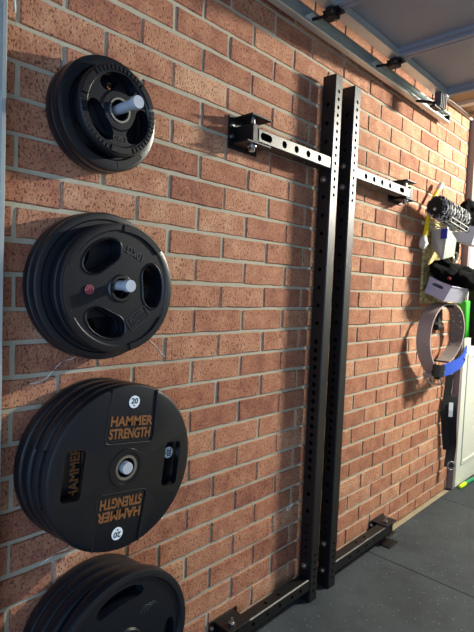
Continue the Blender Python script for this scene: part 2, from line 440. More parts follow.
# ---------------------------------------------------------------- folding rack halves
def rack_half(side):
    far = side > 0
    xu = 0.940 if far else 0.791                  # upright centre
    lab = ('black folding rack half farther along the wall, its arms reaching toward the hanging gym gear' if far
           else 'black folding rack half whose upper arm reaches back toward the weight plates')
    t = thing('folding_rack', lab, 'gym rack', (xu, -0.060, 0), group='folding rack halves')
    WU = 0.056
    fr = [(2.175-0.0325*k, 0.0080) for k in range(14)] + [(0.045+0.032*k, 0.0062) for k in range(6)]
    sd = [(2.12-0.0755*k, 0.0085) for k in range(13)] + [(1.135-0.0365*k, 0.010) for k in range(17)] + [(0.475, .009), (.40, .009)] + [(0.335-0.032*k, .005) for k in range(5)]
    bm = bmesh.new(); holed_tube(bm, 2.238, WU, 0.064, fr, sd)
    up = obj('upright', bm, M['powder'], t)
    sx = 1 if far else -1
    def bolt(x, y, z, dx, par):
        b = bmesh.new()
        cyl(b, (x, y, z), (x+dx*.004, y, z), .013, n=20); cyl(b, (x+dx*.004, y, z), (x+dx*.012, y, z), .010, .006, n=6)
        obj('bolt', b, M['zinc'], par, smooth=35)
    # bolts on the side face toward the viewer
    for z in ((1.90, 1.81, .20, .075) if far else (1.905, 1.815, .155)):
        bolt(-WU/2, .004, z, -1, up)
    xe = 1.525 if far else 0.305                     # arm's outer end
    for nm, zc, hh in (('upper_arm', 1.880, .050), ('lower_arm', 0.080, .052)):
        a, b_ = (xu+WU/2-.001, xe) if far else (xe, xu-WU/2+.001)
        L_ = b_-a
        if nm == 'upper_arm':
            hx = [1.054, 1.131, 1.209, 1.290] if far else [.455, .529, .605, .681]
            hs = [(x-a, .0135) for x in hx] + ([(1.42-a, .012, .014)] if far else [(.352-a, .0135, .018)])
        else:
            hx = [1.10, 1.18, 1.26, 1.34] if far else [.40, .48, .56, .64, .70]
            hs = [(x-a, .0085) for x in hx]
        bm = bmesh.new(); holed_tube(bm, L_, hh, .052, hs, [(h[0]+.02, .007) for h in hs[1:3]])
        # lay the tube along +x: local z -> x, local x -> z
        bm.transform(Matrix(((0, 0, 1, 0), (0, 1, 0, 0), (-1, 0, 0, 0), (0, 0, 0, 1))))
        bm.transform(Matrix.Translation((a-xu, -.002, zc)))
        obj(nm, bm, M['powder'], t)
        # hinged wall bracket: back plate, top and bottom plates, pin
        b0, b1 = (1.465, 1.578) if far else (.268, .372)
        up_ = nm == 'upper_arm'
        zt, zb = (1.944, 1.846) if up_ else (.1125, .042)
        bm = bmesh.new(); y_ = .060
        box(bm, b0-xu-.025, b1-xu+.02, y_-.009, y_-.003, zb-.012, zt+.004, bev=.001)
        box(bm, b0-xu, b1-xu, -.034, y_-.006, zt-.006, zt, bev=.001)
        box(bm, b0-xu-(.0 if far else .018), b1-xu, -.034, y_-.006, zb, zb+.006, bev=.001)
        br = obj('wall_bracket', bm, M['dark_steel'] if up_ else M['powder'], t)
        bm = bmesh.new(); ox = b0-xu+(.05 if far else .012); 
        box(bm, ox, ox+.035, -.028, y_-.008, zb+.006, zt-.006 if not up_ else zt-.03, bev=.003)
        obj('hinge_block', bm, M['dark_steel'], br)
        pb = bmesh.new(); px = (b0+b1)/2-xu+-.02
        cyl(pb, (px, -.008, zb-.014), (px, -.008, zt+.003), .008, n=16)
        cyl(pb, (px, -.008, zb-.022), (px, -.008, zb-.008), .011, n=6) if up_ else cyl(pb, (px, -.008, zt), (px, -.008, zt+.012), .013, n=6)
        cyl(pb, (px, -.008, zb-.006), (px, -.008, zb-.0005), .016, n=20)
        if not up_: cyl(pb, (px, -.008, zt+.010), (px, -.008, zt+.030), .007, .005, n=12)
        obj('hinge_pin', pb, M['zinc'], br, smooth=35)
        for dx in (-.012, .105 if not far else .12):
            for dz in (.3, .7):
                bb = bmesh.new(); z = zb+(zt-zb)*dz
                cyl(bb, (b0-xu+dx, y_-.009, z), (b0-xu+dx, y_-.018, z), .009, .007, n=6)
                obj('lag_bolt', bb, M['zinc'], br)
    return t
rack_half(-1); rack_half(1)
o = obj('steel_shim', B(1.46, 1.56, -.118, -.06, 0.0, .006, bev=.001), M['dark_steel'])
tag(o, "small dark steel plate lying on the mat under the rack's far lower bracket", 'steel plate')

# ---------------------------------------------------------------- weight plates on wall pegs
def peg(z, x, tip, lab):
    t = thing('weight_peg', lab, 'peg', (x, 0, z), group='weight plate pegs')
    obj('wall_plate', B(-.045, .045, -.010, -.003, -.045, .045, bev=.002), M['dark_steel'], t)
    bm = bmesh.new(); cyl(bm, (0, -.010, 0), (0, -tip+.004, 0), .0128, n=32)
    obj('peg_tube', bm, M['peg_steel'], t, smooth=35)
    bm = bmesh.new(); cyl(bm, (0, -tip+.016, 0), (0, -tip, 0), .0165, .0155, n=32)
    obj('end_cap', bm, M['peg_steel'], t, smooth=35)
def rim_profile(r, th, rh=.026, rec=0.006, r_in=None, lip=0.018, hub=.055):
    """solid ring: back at y=0, front at y=-th, sunk face between rim lip and hub"""
    r_in = r_in or r-lip
    e = .006
    return [(rh, 0), (r-e, 0), (r-e*.3, -e*.3), (r, -e), (r, -th+e), (r-e*.3, -th+e*.3), (r-e, -th),
            (r_in+.004, -th), (r_in, -th+rec), (hub+.004, -th+rec), (hub, -th), (rh+.002, -th), (rh, -th+.002)]
def ellipse_cut(r, ang, a_t, a_r, th, n=40, bend=True):
    """through cutter: kidney centred at radius r, angle ang, tangential half length a_t, radial half width a_r"""
    bm = bmesh.new(); A, C = [], []
    for i in range(n):
        q = 2*PI*i/n; t = a_t*math.copysign(abs(math.cos(q))**.8, math.cos(q)); s = a_r*math.copysign(abs(math.sin(q))**.8, math.sin(q))
        rr = r+s; aa = ang+(t/r if bend else 0)
        x, z = (rr*math.cos(aa), rr*math.sin(aa)) if bend else (rr*math.cos(ang)-t*math.sin(ang), rr*math.sin(ang)+t*math.cos(ang))
        A.append(bm.verts.new((x, .02, z))); C.append(bm.verts.new((x, -th-.02, z)))
    for i in range(n): bm.faces.new((A[i], A[(i+1) % n], C[(i+1) % n], C[i]))
    bm.faces.new(A); bm.faces.new(C)
    return to_mesh(bm)
def arc_band(bm, r0, r1, a0, a1, y0, y1, n=14):
    """raised arc pad on a plate face"""
    R = []
    for i in range(n+1):
        a = a0+(a1-a0)*i/n; c, s = math.cos(a), math.sin(a)
        R.append([bm.verts.new(p) for p in ((r0*c, y0, r0*s), (r1*c, y0, r1*s), ((r1-.002)*c, y1, (r1-.002)*s), ((r0+.002)*c, y1, (r0+.002)*s))])
    for i in range(n):
        for k in range(4): bm.faces.new((R[i][k], R[i][(k+1) % 4], R[i+1][(k+1) % 4], R[i+1][k]))
    bm.faces.new(R[0]); bm.faces.new(R[-1])
rad = math.radians

def tri_grip_plate(r, th, spokes=True):
    bm = bmesh.new(); lathe_y(bm, rim_profile(r, th, rec=.004, lip=r*.22, hub=r*.42))
    cut = [ellipse_cut(r*.61, rad(a), r*.46, r*.21, th) for a in (90, 210, 330)]
    return carve(to_mesh(bm), cut)
def oval_grip_plate(r, th):
    bm = bmesh.new(); lathe_y(bm, rim_profile(r, th, rec=.003, lip=.022, hub=.034))
    cut = [ellipse_cut(r*.60, rad(a), r*.34, r*.185, th, bend=True) for a in (125, 5, 245)]
    return carve(to_mesh(bm), cut)
def long_grip_plate(r, th):
    bm = bmesh.new(); lathe_y(bm, rim_profile(r, th, rec=.007, lip=.024, hub=.05))
    cut = [ellipse_cut(r*.72, rad(a), r*.36, r*.10, th) for a in (98, -22, 218)]
    return carve(to_mesh(bm), cut)
def slot_cut(x, z, hx, hz, th, rr=.012):
    bm = bmesh.new(); A, C = [], []
    for cx, cz, a0 in ((hx-rr, hz-rr, 0), (-hx+rr, hz-rr, 90), (-hx+rr, -hz+rr, 180), (hx-rr, -hz+rr, 270)):
        for k in range(6):
            a = rad(a0+18*k); A.append(bm.verts.new((x+cx+rr*math.cos(a), .02, z+cz+rr*math.sin(a)))); C.append(bm.verts.new((x+cx+rr*math.cos(a), -th-.002, z+cz+rr*math.sin(a))))
        if True:
            for v in A[-6:]: v.co.y = .002; v.co.x += .018*(1 if cx > 0 else 0)
    n = len(A)
    for i in range(n): bm.faces.new((A[i], A[(i+1) % n], C[(i+1) % n], C[i]))
    bm.faces.new(A); bm.faces.new(C)
    return to_mesh(bm)
def PANEL(r): return [(-.070, r-.002), (-.076, .078), (-.073, .068), (-.064, .064), (.064, .064), (.073, .068), (.076, .078), (.070, r-.002)]
def panel_cut(sgn, th, r, depth):
    """sunk trapezoid that carries the lettering"""
    bm = bmesh.new()
    pts = PANEL(r)+[(.070, r+.03), (-.070, r+.03)]
    A = [bm.verts.new((x*sgn, -th+depth, z*sgn)) for x, z in pts]; C = [bm.verts.new((x*1.02*sgn, -th-.02, z*sgn)) for x, z in pts]
    n = len(A)
    for i in range(n): bm.faces.new((A[i], A[(i+1) % n], C[(i+1) % n], C[i]))
    bm.faces.new(A); bm.faces.new(C)
    return to_mesh(bm)
def big_plate(r, th):
    e = .012
    prof = [(.0255, 0), (r-e, 0), (r-e*.35, -e*.25), (r, -e), (r, -th+e), (r-e*.3, -th+e*.3), (r-e, -th), (.045, -th), (.041, -th-.0005), (.028, -th-.0005), (.0255, -th)]
    bm = bmesh.new(); lathe_y(bm, prof, n=128)
    cut = [slot_cut(s*.151, -.005, .026, .062, th) for s in (-1, 1)] + [panel_cut(s, th, r, .003) for s in (1, -1)]
    return carve(to_mesh(bm), cut)

# stack one: small plates
PX = -0.265
peg(1.797, PX, .200, 'steel weight peg holding the topmost stack of small plates')
def plate_thing(name, lab, loc, spin, group):
    return thing(name, lab, 'weight plate', loc, (0, rad(spin), 0), group)
GA = 'plates on the topmost peg'
def pads(t, angs, r0, r1, half, y0, y1):
    for a in angs:
        bm = bmesh.new(); arc_band(bm, r0, r1, rad(a-half), rad(a+half), y0, y1); obj('rim_pad', bm, M['rubber'], t)
def small_details(t, r, th, text=None):
    for a in (90, 210, 330):
        bm = bmesh.new(); arc_band(bm, r*.82, r*.975, rad(a-40), rad(a+40), -th+.002, -th-.0008)
        for k in range(12):
            q = rad(a-37+6.7*k)
            arc_band(bm, r*.835, r*.965, q-rad(1.7), q+rad(1.7), -th+.001, -th-.0030, n=2)
        obj('ridged_grip', bm, M['rubber'], t)
    pads(t, (30, 150, 270), r*.80, r*.965, 17, -th+.002, -th-.004)
    bm = bmesh.new(); lathe_y(bm, [(.026, -th+.004), (.031, -th+.004), (.031, -th-.002), (.0265, -th-.002)], n=48)
    obj('hub_ring', bm, M['hub_steel'], t, smooth=40)
    if text:
        obj('lettering', letters(text, .0165, face_mtx(0, -r*.60, -th+.0035, PI), .0012, bold=.03), M['black_print'], t)
def tri_grip_small_holes(r, th):
    bm = bmesh.new(); lathe_y(bm, rim_profile(r, th, rec=.004, lip=r*.22, hub=r*.42))
    return carve(to_mesh(bm), [ellipse_cut(r*.61, rad(a), r*.24, r*.10, th) for a in (90, 210, 330)])
lg = tri_grip_plate(.145, .033); lg0 = tri_grip_small_holes(.145, .033)
for y, lab in ((-.022, 'larger black tri-grip plate against the bricks on the topmost peg'),
               (-.056, 'larger black tri-grip plate in the middle of the topmost stack')):
    t = plate_thing('weight_plate', lab, (PX-(.011 if y > -.05 else .009), y, 1.797-.010), 30 if y > -.05 else -30, GA)
    obj('plate_disc', (lg0 if y > -.05 else lg).copy(), M['rubber'], t, smooth=30)
    pads(t, (30, 150, 270), .145*.80, .145*.955, 19, -.031, -.0338)
t = plate_thing('weight_plate', 'smallest black tri-grip plate, outermost on the topmost peg, marked 2.5KG', (PX-.004, -.0925, 1.797-.006), -4, GA)
obj('plate_disc', tri_grip_plate(.114, .031), M['rubber'], t, smooth=30)
small_details(t, .114, .031, '2.5KG')

# stack two
P2 = -0.262
peg(1.342, P2+.002, .182, 'steel weight peg holding the stack with the red badge plate')
GB = 'plates on the second peg from the top'
mid = oval_grip_plate(.197, .029)
for y, lab, dx in ((-.020, 'wide black grip plate against the bricks, behind the red badge plate', -.011),
                   (-.0495, 'wide black grip plate second from the bricks, behind the red badge plate', -.007)):
    t = plate_thing('weight_plate', lab, (P2+dx, y, 1.337), 10 if y > -.03 else -25, GB)
    obj('plate_disc', mid.copy(), M['rubber_dull'], t, smooth=30)
med = oval_grip_plate(.171, .024)
t = plate_thing('weight_plate', 'black oval-hole plate sandwiched directly behind the red badge plate', (P2+.005, -.0800, 1.334), 4, GB)
obj('plate_disc', med.copy(), M['rubber'], t, smooth=30)
t = plate_thing('weight_plate', 'black oval-hole plate with small red badge, embossed 10KG, outermost on its peg', (P2+.008, -.107, 1.334), 0, GB)
obj('plate_disc', med.copy(), M['rubber'], t, smooth=30)
TH = .024
pads(t, (65, 185, 305), .148, .168, 24, -TH+.002, -TH-.003)
for a in (125, 5, 245):
    r, at_, ar = .171*.60, .171*.34, .171*.185
    pts = []
    for i in range(40):
        q = 2*PI*i/40; c = (ar+.003)*math.copysign(abs(math.sin(q))**.8, math.sin(q)); tt = (at_+.003)*math.copysign(abs(math.cos(q))**.8, math.cos(q))
        aa = rad(a)+tt/r; pts.append(((r+c)*math.cos(aa), -TH+.0025, (r+c)*math.sin(aa)))
    bm = bmesh.new(); tube(bm, pts, .0028, n=6, closed=True)
    obj('grip_lip', bm, M['rubber'], t, smooth=60)
bm = bmesh.new(); lathe_y(bm, [(.0255, -TH+.004), (.034, -TH+.004), (.033, -TH-.002), (.027, -TH-.002)], n=48)
obj('hub_ring', bm, M['dark_steel'], t, smooth=40)
def pol(r, a): return r*math.cos(rad(a)), r*math.sin(rad(a))
x, z = pol(.104, 66)
obj('lettering', letters('10KG', .026, face_mtx(x, z, -TH+.0025, rad(180+24)), .0014), M['emboss'], t)
x, z = pol(.096, 305)
mt_ = face_mtx(x, z, -TH+.0025, rad(-35))
bm = bmesh.new()
for a in ((-.036, .036, .0165, .0185), (-.036, .036, -.0185, -.0165), (-.036, -.034, -.0185, .0185), (.034, .036, -.0185, .0185)):
    box(bm, a[0], a[1], a[2], a[3], -.001, .0015)
bm.transform(mt_); obj('label_frame', bm, M['emboss'], t)
obj('lettering', letters('POWER\nCORTEX', .0145, mt_, .0014), M['emboss'], t)
x, z = pol(.094, 183)
bm = bmesh.new(); cyl(bm, (x, -TH+.002, z), (x, -TH-.001, z), .0125, n=32)
bd = obj('badge', bm, M['badge_red'], t, smooth=40); bd['label'] = 'small round red badge'
bm = bmesh.new(); tube(bm, [(x+.011*math.cos(2*PI*i/32), -TH-.001, z+.011*math.sin(2*PI*i/32)) for i in range(32)], .0011, n=6, closed=True)
tube(bm, spline([(x+.004, -TH-.001, z+.005), (x-.003, -TH-.001, z+.006), (x-.005, -TH-.001, z), (x-.001, -TH-.001, z-.006), (x+.004, -TH-.001, z-.003), (x+.001, -TH-.001, z)], 5), .0011, n=6)
obj('badge_print', bm, M['badge_pink'], bd)

# stack three: four 20 kg plates
P3 = -0.257; Z3 = .868; R3 = .219
peg(Z3, P3, .188, 'steel weight peg through the bronze-lettered 20 kg plates')
GC = 'bronze lettered 20 kg plates'
big = big_plate(R3, .0395)
TB = .0395
def big_marks(t, sr=.172):
    for sg in (1, -1):
        bm = bmesh.new(); tube(bm, [(x*sg, -TB+.0005, z*sg) for x, z in PANEL(R3-.012)], .0022, n=8)
        obj('panel_bead', bm, M['rubber'], t)
    for sg in (1, -1):
        a0 = 0 if sg > 0 else PI
        yb = -TB+.003-.0008
        obj('lettering', letters('HAMMER', .0330, face_mtx(0, sg*.121, yb, a0, .98, 1.05), .0008, bold=.030), M['bronze'], t)
        obj('lettering', letters('STRENGTH', .0330, face_mtx(0, sg*.0885, yb, a0, .78, 1.08), .0008, bold=.030), M['bronze'], t)
        bm = bmesh.new(); cyl(bm, (0, yb+.001, sg*sr), (0, yb-.0006, sg*sr), .0165, n=36)
        s = obj('round_sticker', bm, M['white_print'], t)
        obj('digits', letters('20', .020, face_mtx(0, sg*(sr+.002), yb-.0008, a0, 1.1, 1), .0004, bold=.02), M['black_print'], s)
        obj('digits', letters('kg', .006, face_mtx(0, sg*(sr-.009), yb-.0008, a0), .0004, bold=.01), M['black_print'], s)
for k, (y, spin, dx, dz, lab) in enumerate((
        (-.018, 40, -.010, -.004, 'black 20 kg plate against the bricks, innermost of the bronze-lettered stack'),
        (-.059, 130, -.006, -.004, 'black 20 kg plate second from the bricks in the bronze-lettered stack'),
        (-.100, -88, -.002, -.002, 'black 20 kg plate whose lettering shows through the front plate grip slots'),
        (-.1415, 7, 0, 0, 'front black 20 kg plate with bronze lettering and round white stickers facing out'))):
    t = plate_thing('weight_plate', lab, (P3+dx, y, Z3+dz), spin, GC)
    obj('plate_disc', big.copy(), M['rubber'], t, smooth=30)
    bm = bmesh.new(); lathe_y(bm, [(.0252, -TB+.001), (.033, -TB+.001), (.0325, -TB-.0012), (.026, -TB-.0012)], n=48)
    obj('hub_ring', bm, M['hub_steel'], t, smooth=40)
    if k == 3:
        bm = bmesh.new(); lathe_y(bm, [(.040, -TB+.002), (.052, -TB+.002), (.050, -TB-.003), (.042, -TB-.003)], n=64)
        obj('hub_boss', bm, M['rubber'], t, smooth=40)
    if k >= 2: big_marks(t, .172 if k == 3 else .176)

# stack four, cut by the bottom of the view
P4 = -0.25; Z4 = .362
peg(Z4, P4, .19, 'steel weight peg nearest the floor, carrying the lowest plates')
GD = 'plates on the lowest peg'
lo = long_grip_plate(.209, .038)
for y, spin, dx, lab in ((-.018, 0, -.014, 'black slotted plate against the bricks, innermost on the lowest peg'),
                         (-.057, 20, -.008, 'black slotted plate second from the bricks on the lowest peg'),
                         (-.096, -15, -.004, 'black slotted plate third from the bricks on the lowest peg'),
                         (-.146, 0, 0, 'plain black slotted plate with sunken face, outermost on the lowest peg')):
    t = plate_thing('weight_plate', lab, (P4+(dx*.75 if dx else .010), y, Z4-.010 if dx else Z4+.003), spin, GD)
    obj('plate_disc', lo.copy(), M['rubber_dull'], t, smooth=30)
    if y < -.14:
        bm = bmesh.new()
        for k in range(3): tube(bm, spline([(.045+.012*k, -.0312, .075), (.062+.012*k, -.0312, .094), (.085+.008*k, -.0312, .083)], 5), .0009, n=5)
        obj('worn_emblem', bm, M['emboss'], t)

# ---------------------------------------------------------------- garage door and its track
t = thing('door_track', 'galvanised channel track along the brick wall beside the raised door', 'door track', (0, 0, 0))
def channel(bm, path):
    """C section opening toward -y, swept along path in the xz plane; 5.5 cm high, 5 cm deep"""
    sec = [(-.064, .0), (-.034, .0), (-.030, .004), (-.030, .052), (-.034, .056), (-.064, .056), (-.066, .054), (-.066, .046), (-.063, .046), (-.063, .053), (-.033, .053), (-.033, .003), (-.063, .003), (-.063, .010), (-.066, .010), (-.066, .002)]
    R = []
    for i, p in enumerate(path):
        a = path[max(i-1, 0)]; b = path[min(i+1, len(path)-1)]
        d = (Vector(b)-Vector(a)).normalized(); nn = Vector((d.z, 0, -d.x))
        if nn.z < 0 and abs(d.x) > .5: nn = -nn
        nn = Vector((-d.z, 0, d.x)) if True else nn
        R.append([bm.verts.new((p[0]+nn.x*s[1], s[0], p[2]+nn.z*s[1])) for s in sec])
    for i in range(len(R)-1):
        n = len(sec)
        for k in range(n): bm.faces.new((R[i][k], R[i][(k+1) % n], R[i+1][(k+1) % n], R[i+1][k]))
    bm.faces.new(R[0]); bm.faces.new(R[-1])
bm = bmesh.new(); channel(bm, [(-.14, 0, 2.382), (2.04, 0, 2.382)])
obj('horizontal_rail', bm, M['galv'], t)
arc = [(-.14-.39*math.sin(a), 0, 2.382-.39*(1-math.cos(a))) for a in [PI/2*k/14 for k in range(15)]][::-1]
bm = bmesh.new(); channel(bm, arc); obj('curved_rail', bm, M['galv'], t)
bm = bmesh.new(); channel(bm, [(-.53, 0, .0), (-.53, 0, 1.992)]); obj('vertical_rail', bm, M['galv'], t)
bm = bmesh.new(); box(bm, 2.035, 2.05, -.062, -.034, 2.386, 2.43); obj('end_stop', bm, M['dark_steel'], t)
for x in (.35, .93, 1.75):
    bm = bmesh.new(); box(bm, x, x+.035, -.030, -.003, 2.425, 2.43); box(bm, x, x+.035, -.007, -.003, 2.40, 2.47)
    obj('wall_bracket', bm, M['galv'], t)
for z in (.4, 1.2, 1.8):
    bm = bmesh.new(); box(bm, -.57, -.535, -.032, -.003, z, z+.035); obj('wall_bracket', bm, M['galv'], t)

ZD = 2.404
t = thing('garage_door', 'dark grey sectional garage door raised flat under the ceiling', 'garage door', (0, 0, 0))
ya, yb = -2.6, -.138
seams = [-.42, .112, .628, 1.145, 1.705]
for k in range(4):
    x0, x1 = seams[k]+.003, seams[k+1]-.003
    bm = bmesh.new()
    box(bm, x0, x1, ya, yb, ZD+.034, ZD+.042)                                   # pan
    box(bm, x0, x0+.022, ya, yb-.046, ZD+.004, ZD+.034, bev=.002); box(bm, x1-.022, x1, ya, yb-.046, ZD+.004, ZD+.034, bev=.002)
    box(bm, x0+.022, x0+.036, ya, yb-.046, ZD+.016, ZD+.034); box(bm, x1-.036, x1-.022, ya, yb-.046, ZD+.016, ZD+.034)
    sec = obj('door_section', bm, M['door_steel'], t)
    bm = bmesh.new()
    box(bm, x0, x1, yb-.046, yb, ZD, ZD+.034, bev=.002)
    box(bm, x0+.02, x1-.02, yb-.050, yb-.046, ZD-.001, ZD+.03)
    obj('end_stile', bm, M['galv'], sec)
for xs in (.112, .628, 1.145):
    hb = bmesh.new()
    box(hb, xs-.028, xs+.028, yb-.052, yb+.014, ZD-.006, ZD, bev=.001)
    box(hb, xs-.022, xs+.022, yb-.035, yb+.018, ZD-.026, ZD-.005, bev=.004)
    box(hb, xs-.045, xs-.012, yb-.04, yb-.01, ZD-.016, ZD-.002, bev=.004)
    hg = obj('roller_hinge', hb, M['dark_steel'], t)
    rb = bmesh.new()
    cyl(rb, (xs, yb-.05, ZD-.014), (xs, -.045, ZD+.004), .0062, n=14)
    cyl(rb, (xs-.03, yb-.03, ZD-.016), (xs-.03, yb-.012, ZD-.016), .016, n=16)
    obj('roller_spindle', rb, M['dark_steel'], hg, smooth=35)
    rb = bmesh.new(); cyl(rb, (xs, -.060, ZD+.006), (xs, -.037, ZD+.006), .0215, n=24)
    obj('roller_wheel', rb, M['white_plastic'], hg, smooth=35)
    rb = bmesh.new(); cyl(rb, (xs-.03, yb-.034, ZD-.016), (xs-.03, yb-.030, ZD-.016), .006, n=10); cyl(rb, (xs+.012, yb-.02, ZD-.026), (xs+.012, yb-.02, ZD-.031), .006, n=8)
    obj('rivet', rb, M['zinc'], hg)
bm = bmesh.new()
xb = 1.60
box(bm, xb, xb+.085, yb-.040, yb-.012, ZD-.070, ZD, bev=.002)
for k in range(4): box(bm, xb+.004+.022*k, xb+.013+.022*k, yb-.046, yb-.039, ZD-.068, ZD-.003, bev=.002)
for k in range(2): box(bm, xb-.004, xb, yb-.036+.012*k, yb-.030+.012*k, ZD-.068, ZD-.003)
bb = obj('bottom_bracket', bm, mat('bracket_grey', S(84, 80, 84), .55), t); bb['label'] = 'ribbed grey corner bracket'
bm = bmesh.new(); cyl(bm, (xb-.006, yb-.02, ZD-.055), (xb-.006, -.055, ZD-.02), .0075, n=12); box(bm, xb-.03, xb+.05, yb-.03, yb, ZD-.078, ZD-.068)
obj('spindle', bm, M['dark_steel'], bb)
bm = bmesh.new(); tube(bm, spline([(1.70, yb-.02, ZD-.004), (1.80, -.10, 2.46), (2.1, -.05, 2.53), (2.5, -.03, 2.548)], 8), .004, n=8)
o = obj('lift_cable', bm, M['zinc'], bb)

# ---------------------------------------------------------------- hanging gear by the white door
o = obj('strand_board', B(1.905, 2.40, -.019, -.003, 1.305, 1.815, bev=.001), M['osb'])
tag(o, 'pale strand board screwed to the bricks behind the hanging gym gear', 'wall board')
for x in (1.93, 2.37):
    for z in (1.33, 1.79):
        bm = bmesh.new(); cyl(bm, (x, -.019, z), (x, -.021, z), .006, n=10); obj('screw', bm, M['dark_steel'], o)

# yellow tube with wrapped ends
t = thing('yellow_tube', 'bent yellow tube with white wrapped ends beside the strand board', 'exercise tube', (1.87, -.05, 1.87))
def rel(t, pts): return [Vector(p)-t.location for p in pts]
ypts = spline([(1.995, -.045, 1.995), (1.93, -.045, 1.93), (1.885, -.05, 1.872), (1.852, -.05, 1.80), (1.835, -.05, 1.74), (1.822, -.045, 1.675)], 6)
bm = bmesh.new(); tube(bm, rel(t, ypts), .013, n=14); obj('tube', bm, M['yellow'], t, smooth=40)
bm = bmesh.new(); tube(bm, rel(t, [(1.975, -.045, 1.975), (2.0, -.045, 2.0), (2.022, -.045, 2.018), (2.03, -.045, 2.026)]), [.014, .018, .017, .012], n=14)
obj('wrapped_end', bm, M['white_tape'], t, smooth=50)
bm = bmesh.new()
tube(bm, rel(t, [(1.826, -.045, 1.690), (1.818, -.045, 1.672), (1.812, -.045, 1.65), (1.808, -.045, 1.632), (1.806, -.045, 1.622)]), [.014, .024, .027, .021, .010], n=16)
for v in bm.verts: v.co += Vector(noise.noise_vector(v.co*55))*.010
obj('wrapped_end', bm, M['white_tape'], t, smooth=50)

# wire shelf the roller lies on
t = thing('wire_shelf', 'thin white wire shelf on the strand board under the massage roller', 'shelf', (1.98, -.020, 1.758), (0, rad(6), 0))
bm = bmesh.new()
for k in range(6): tube(bm, [(-.14, -.018-.028*k, 0), (.13, -.018-.028*k, 0)], .003, n=8)
for x in (-.14, 0, .13): tube(bm, [(x, .0, 0), (x, -.165, 0), (x, -.168, .02)], .003, n=8)
tube(bm, [(-.14, -.168, .02), (.13, -.168, .02)], .003, n=8)
obj('wires', bm, M['white_plastic'], t)
obj('back_rail', B(-.145, .135, -.005, 0, -.012, .012), M['white_plastic'], t)

# massage roller
t = thing('massage_roller', 'black and white mottled foam massage roller with black end', 'foam roller', (1.765, -.128, 1.846), (0, rad(6), rad(-3)))
bm = bmesh.new(); nseg, nr = 44, 40
rings = []
for i in range(nseg+1):
    x = .34*i/nseg; ring = []
    for k in range(nr):
        a = 2*PI*k/nr
        rr = .058+.006*math.copysign(1, math.sin(i*1.45+ (k//5 % 2)*1.6))*(1 if k % 5 else 0)
        if i in (0, nseg): rr = .050
        ring.append(bm.verts.new((x, rr*math.cos(a), rr*math.sin(a))))
    rings.append(ring)
for i in range(nseg):
    for k in range(nr): bm.faces.new((rings[i][k], rings[i][(k+1) % nr], rings[i+1][(k+1) % nr], rings[i+1][k]))
bm.faces.new(rings[0]); bm.faces.new(rings[-1])
obj('foam_sleeve', bm, M['camo'], t, smooth=45)
bm = bmesh.new(); cyl(bm, (-.016, 0, 0), (.004, 0, 0), .043, .049, n=36)
for k in range(12):
    a = 2*PI*k/12; cyl(bm, (-.010, .042*math.cos(a), .042*math.sin(a)), (.012, .05*math.cos(a), .05*math.sin(a)), .007, n=8)
obj('end_cap', bm, M['black_foam'], t, smooth=45)
bm = bmesh.new(); cyl(bm, (-.017, 0, -.02), (-.0155, 0, -.02), .008, n=16); obj('end_badge', bm, M['white_plastic'], t)

# white tub with blue latch, tipped on the board
t = thing('food_tub', 'small white plastic tub with blue latch hanging below the massage roller', 'tub', (1.98, -.03, 1.66))
def hull(pts, bev):
    bm = bmesh.new()
    for p in pts: bm.verts.new(Vector(p)-t.location)
    bmesh.ops.convex_hull(bm, input=bm.verts)
    bmesh.ops.dissolve_limit(bm, angle_limit=rad(12), verts=bm.verts, edges=bm.edges)
    bmesh.ops.bevel(bm, geom=bm.edges[:], offset=bev, segments=2, affect='EDGES', profile=.5)
    return bm
BLT, FLT, BLB, FLB = (1.955, -.03, 1.742), (1.925, -.125, 1.750), (1.96, -.03, 1.640), (1.885, -.125, 1.565)
FRT, FRB, BRT, BRB = (2.065, -.125, 1.690), (2.045, -.125, 1.595), (2.085, -.03, 1.690), (2.075, -.03, 1.640)
obj('tub_body', hull((BLT, FLT, BLB, FLB, FRT, FRB, BRT, BRB), .006), M['white_plastic'], t, smooth=40)
cx_, cz_ = 1.98, 1.65
lid_ = [(cx_+(p[0]-cx_)*1.05, y, cz_+(p[2]-cz_)*1.05) for p in (FLT, FLB, FRT, FRB) for y in (-.126, -.140)]
obj('lid', hull(lid_, .004), M['clear_lid'], t, smooth=40)
obj('latch', hull([(1.912+dx, y, z) for dx in (-.006, .006) for y in (-.143, -.105) for z in (1.682, 1.738)], .002), M['blue_latch'], t)

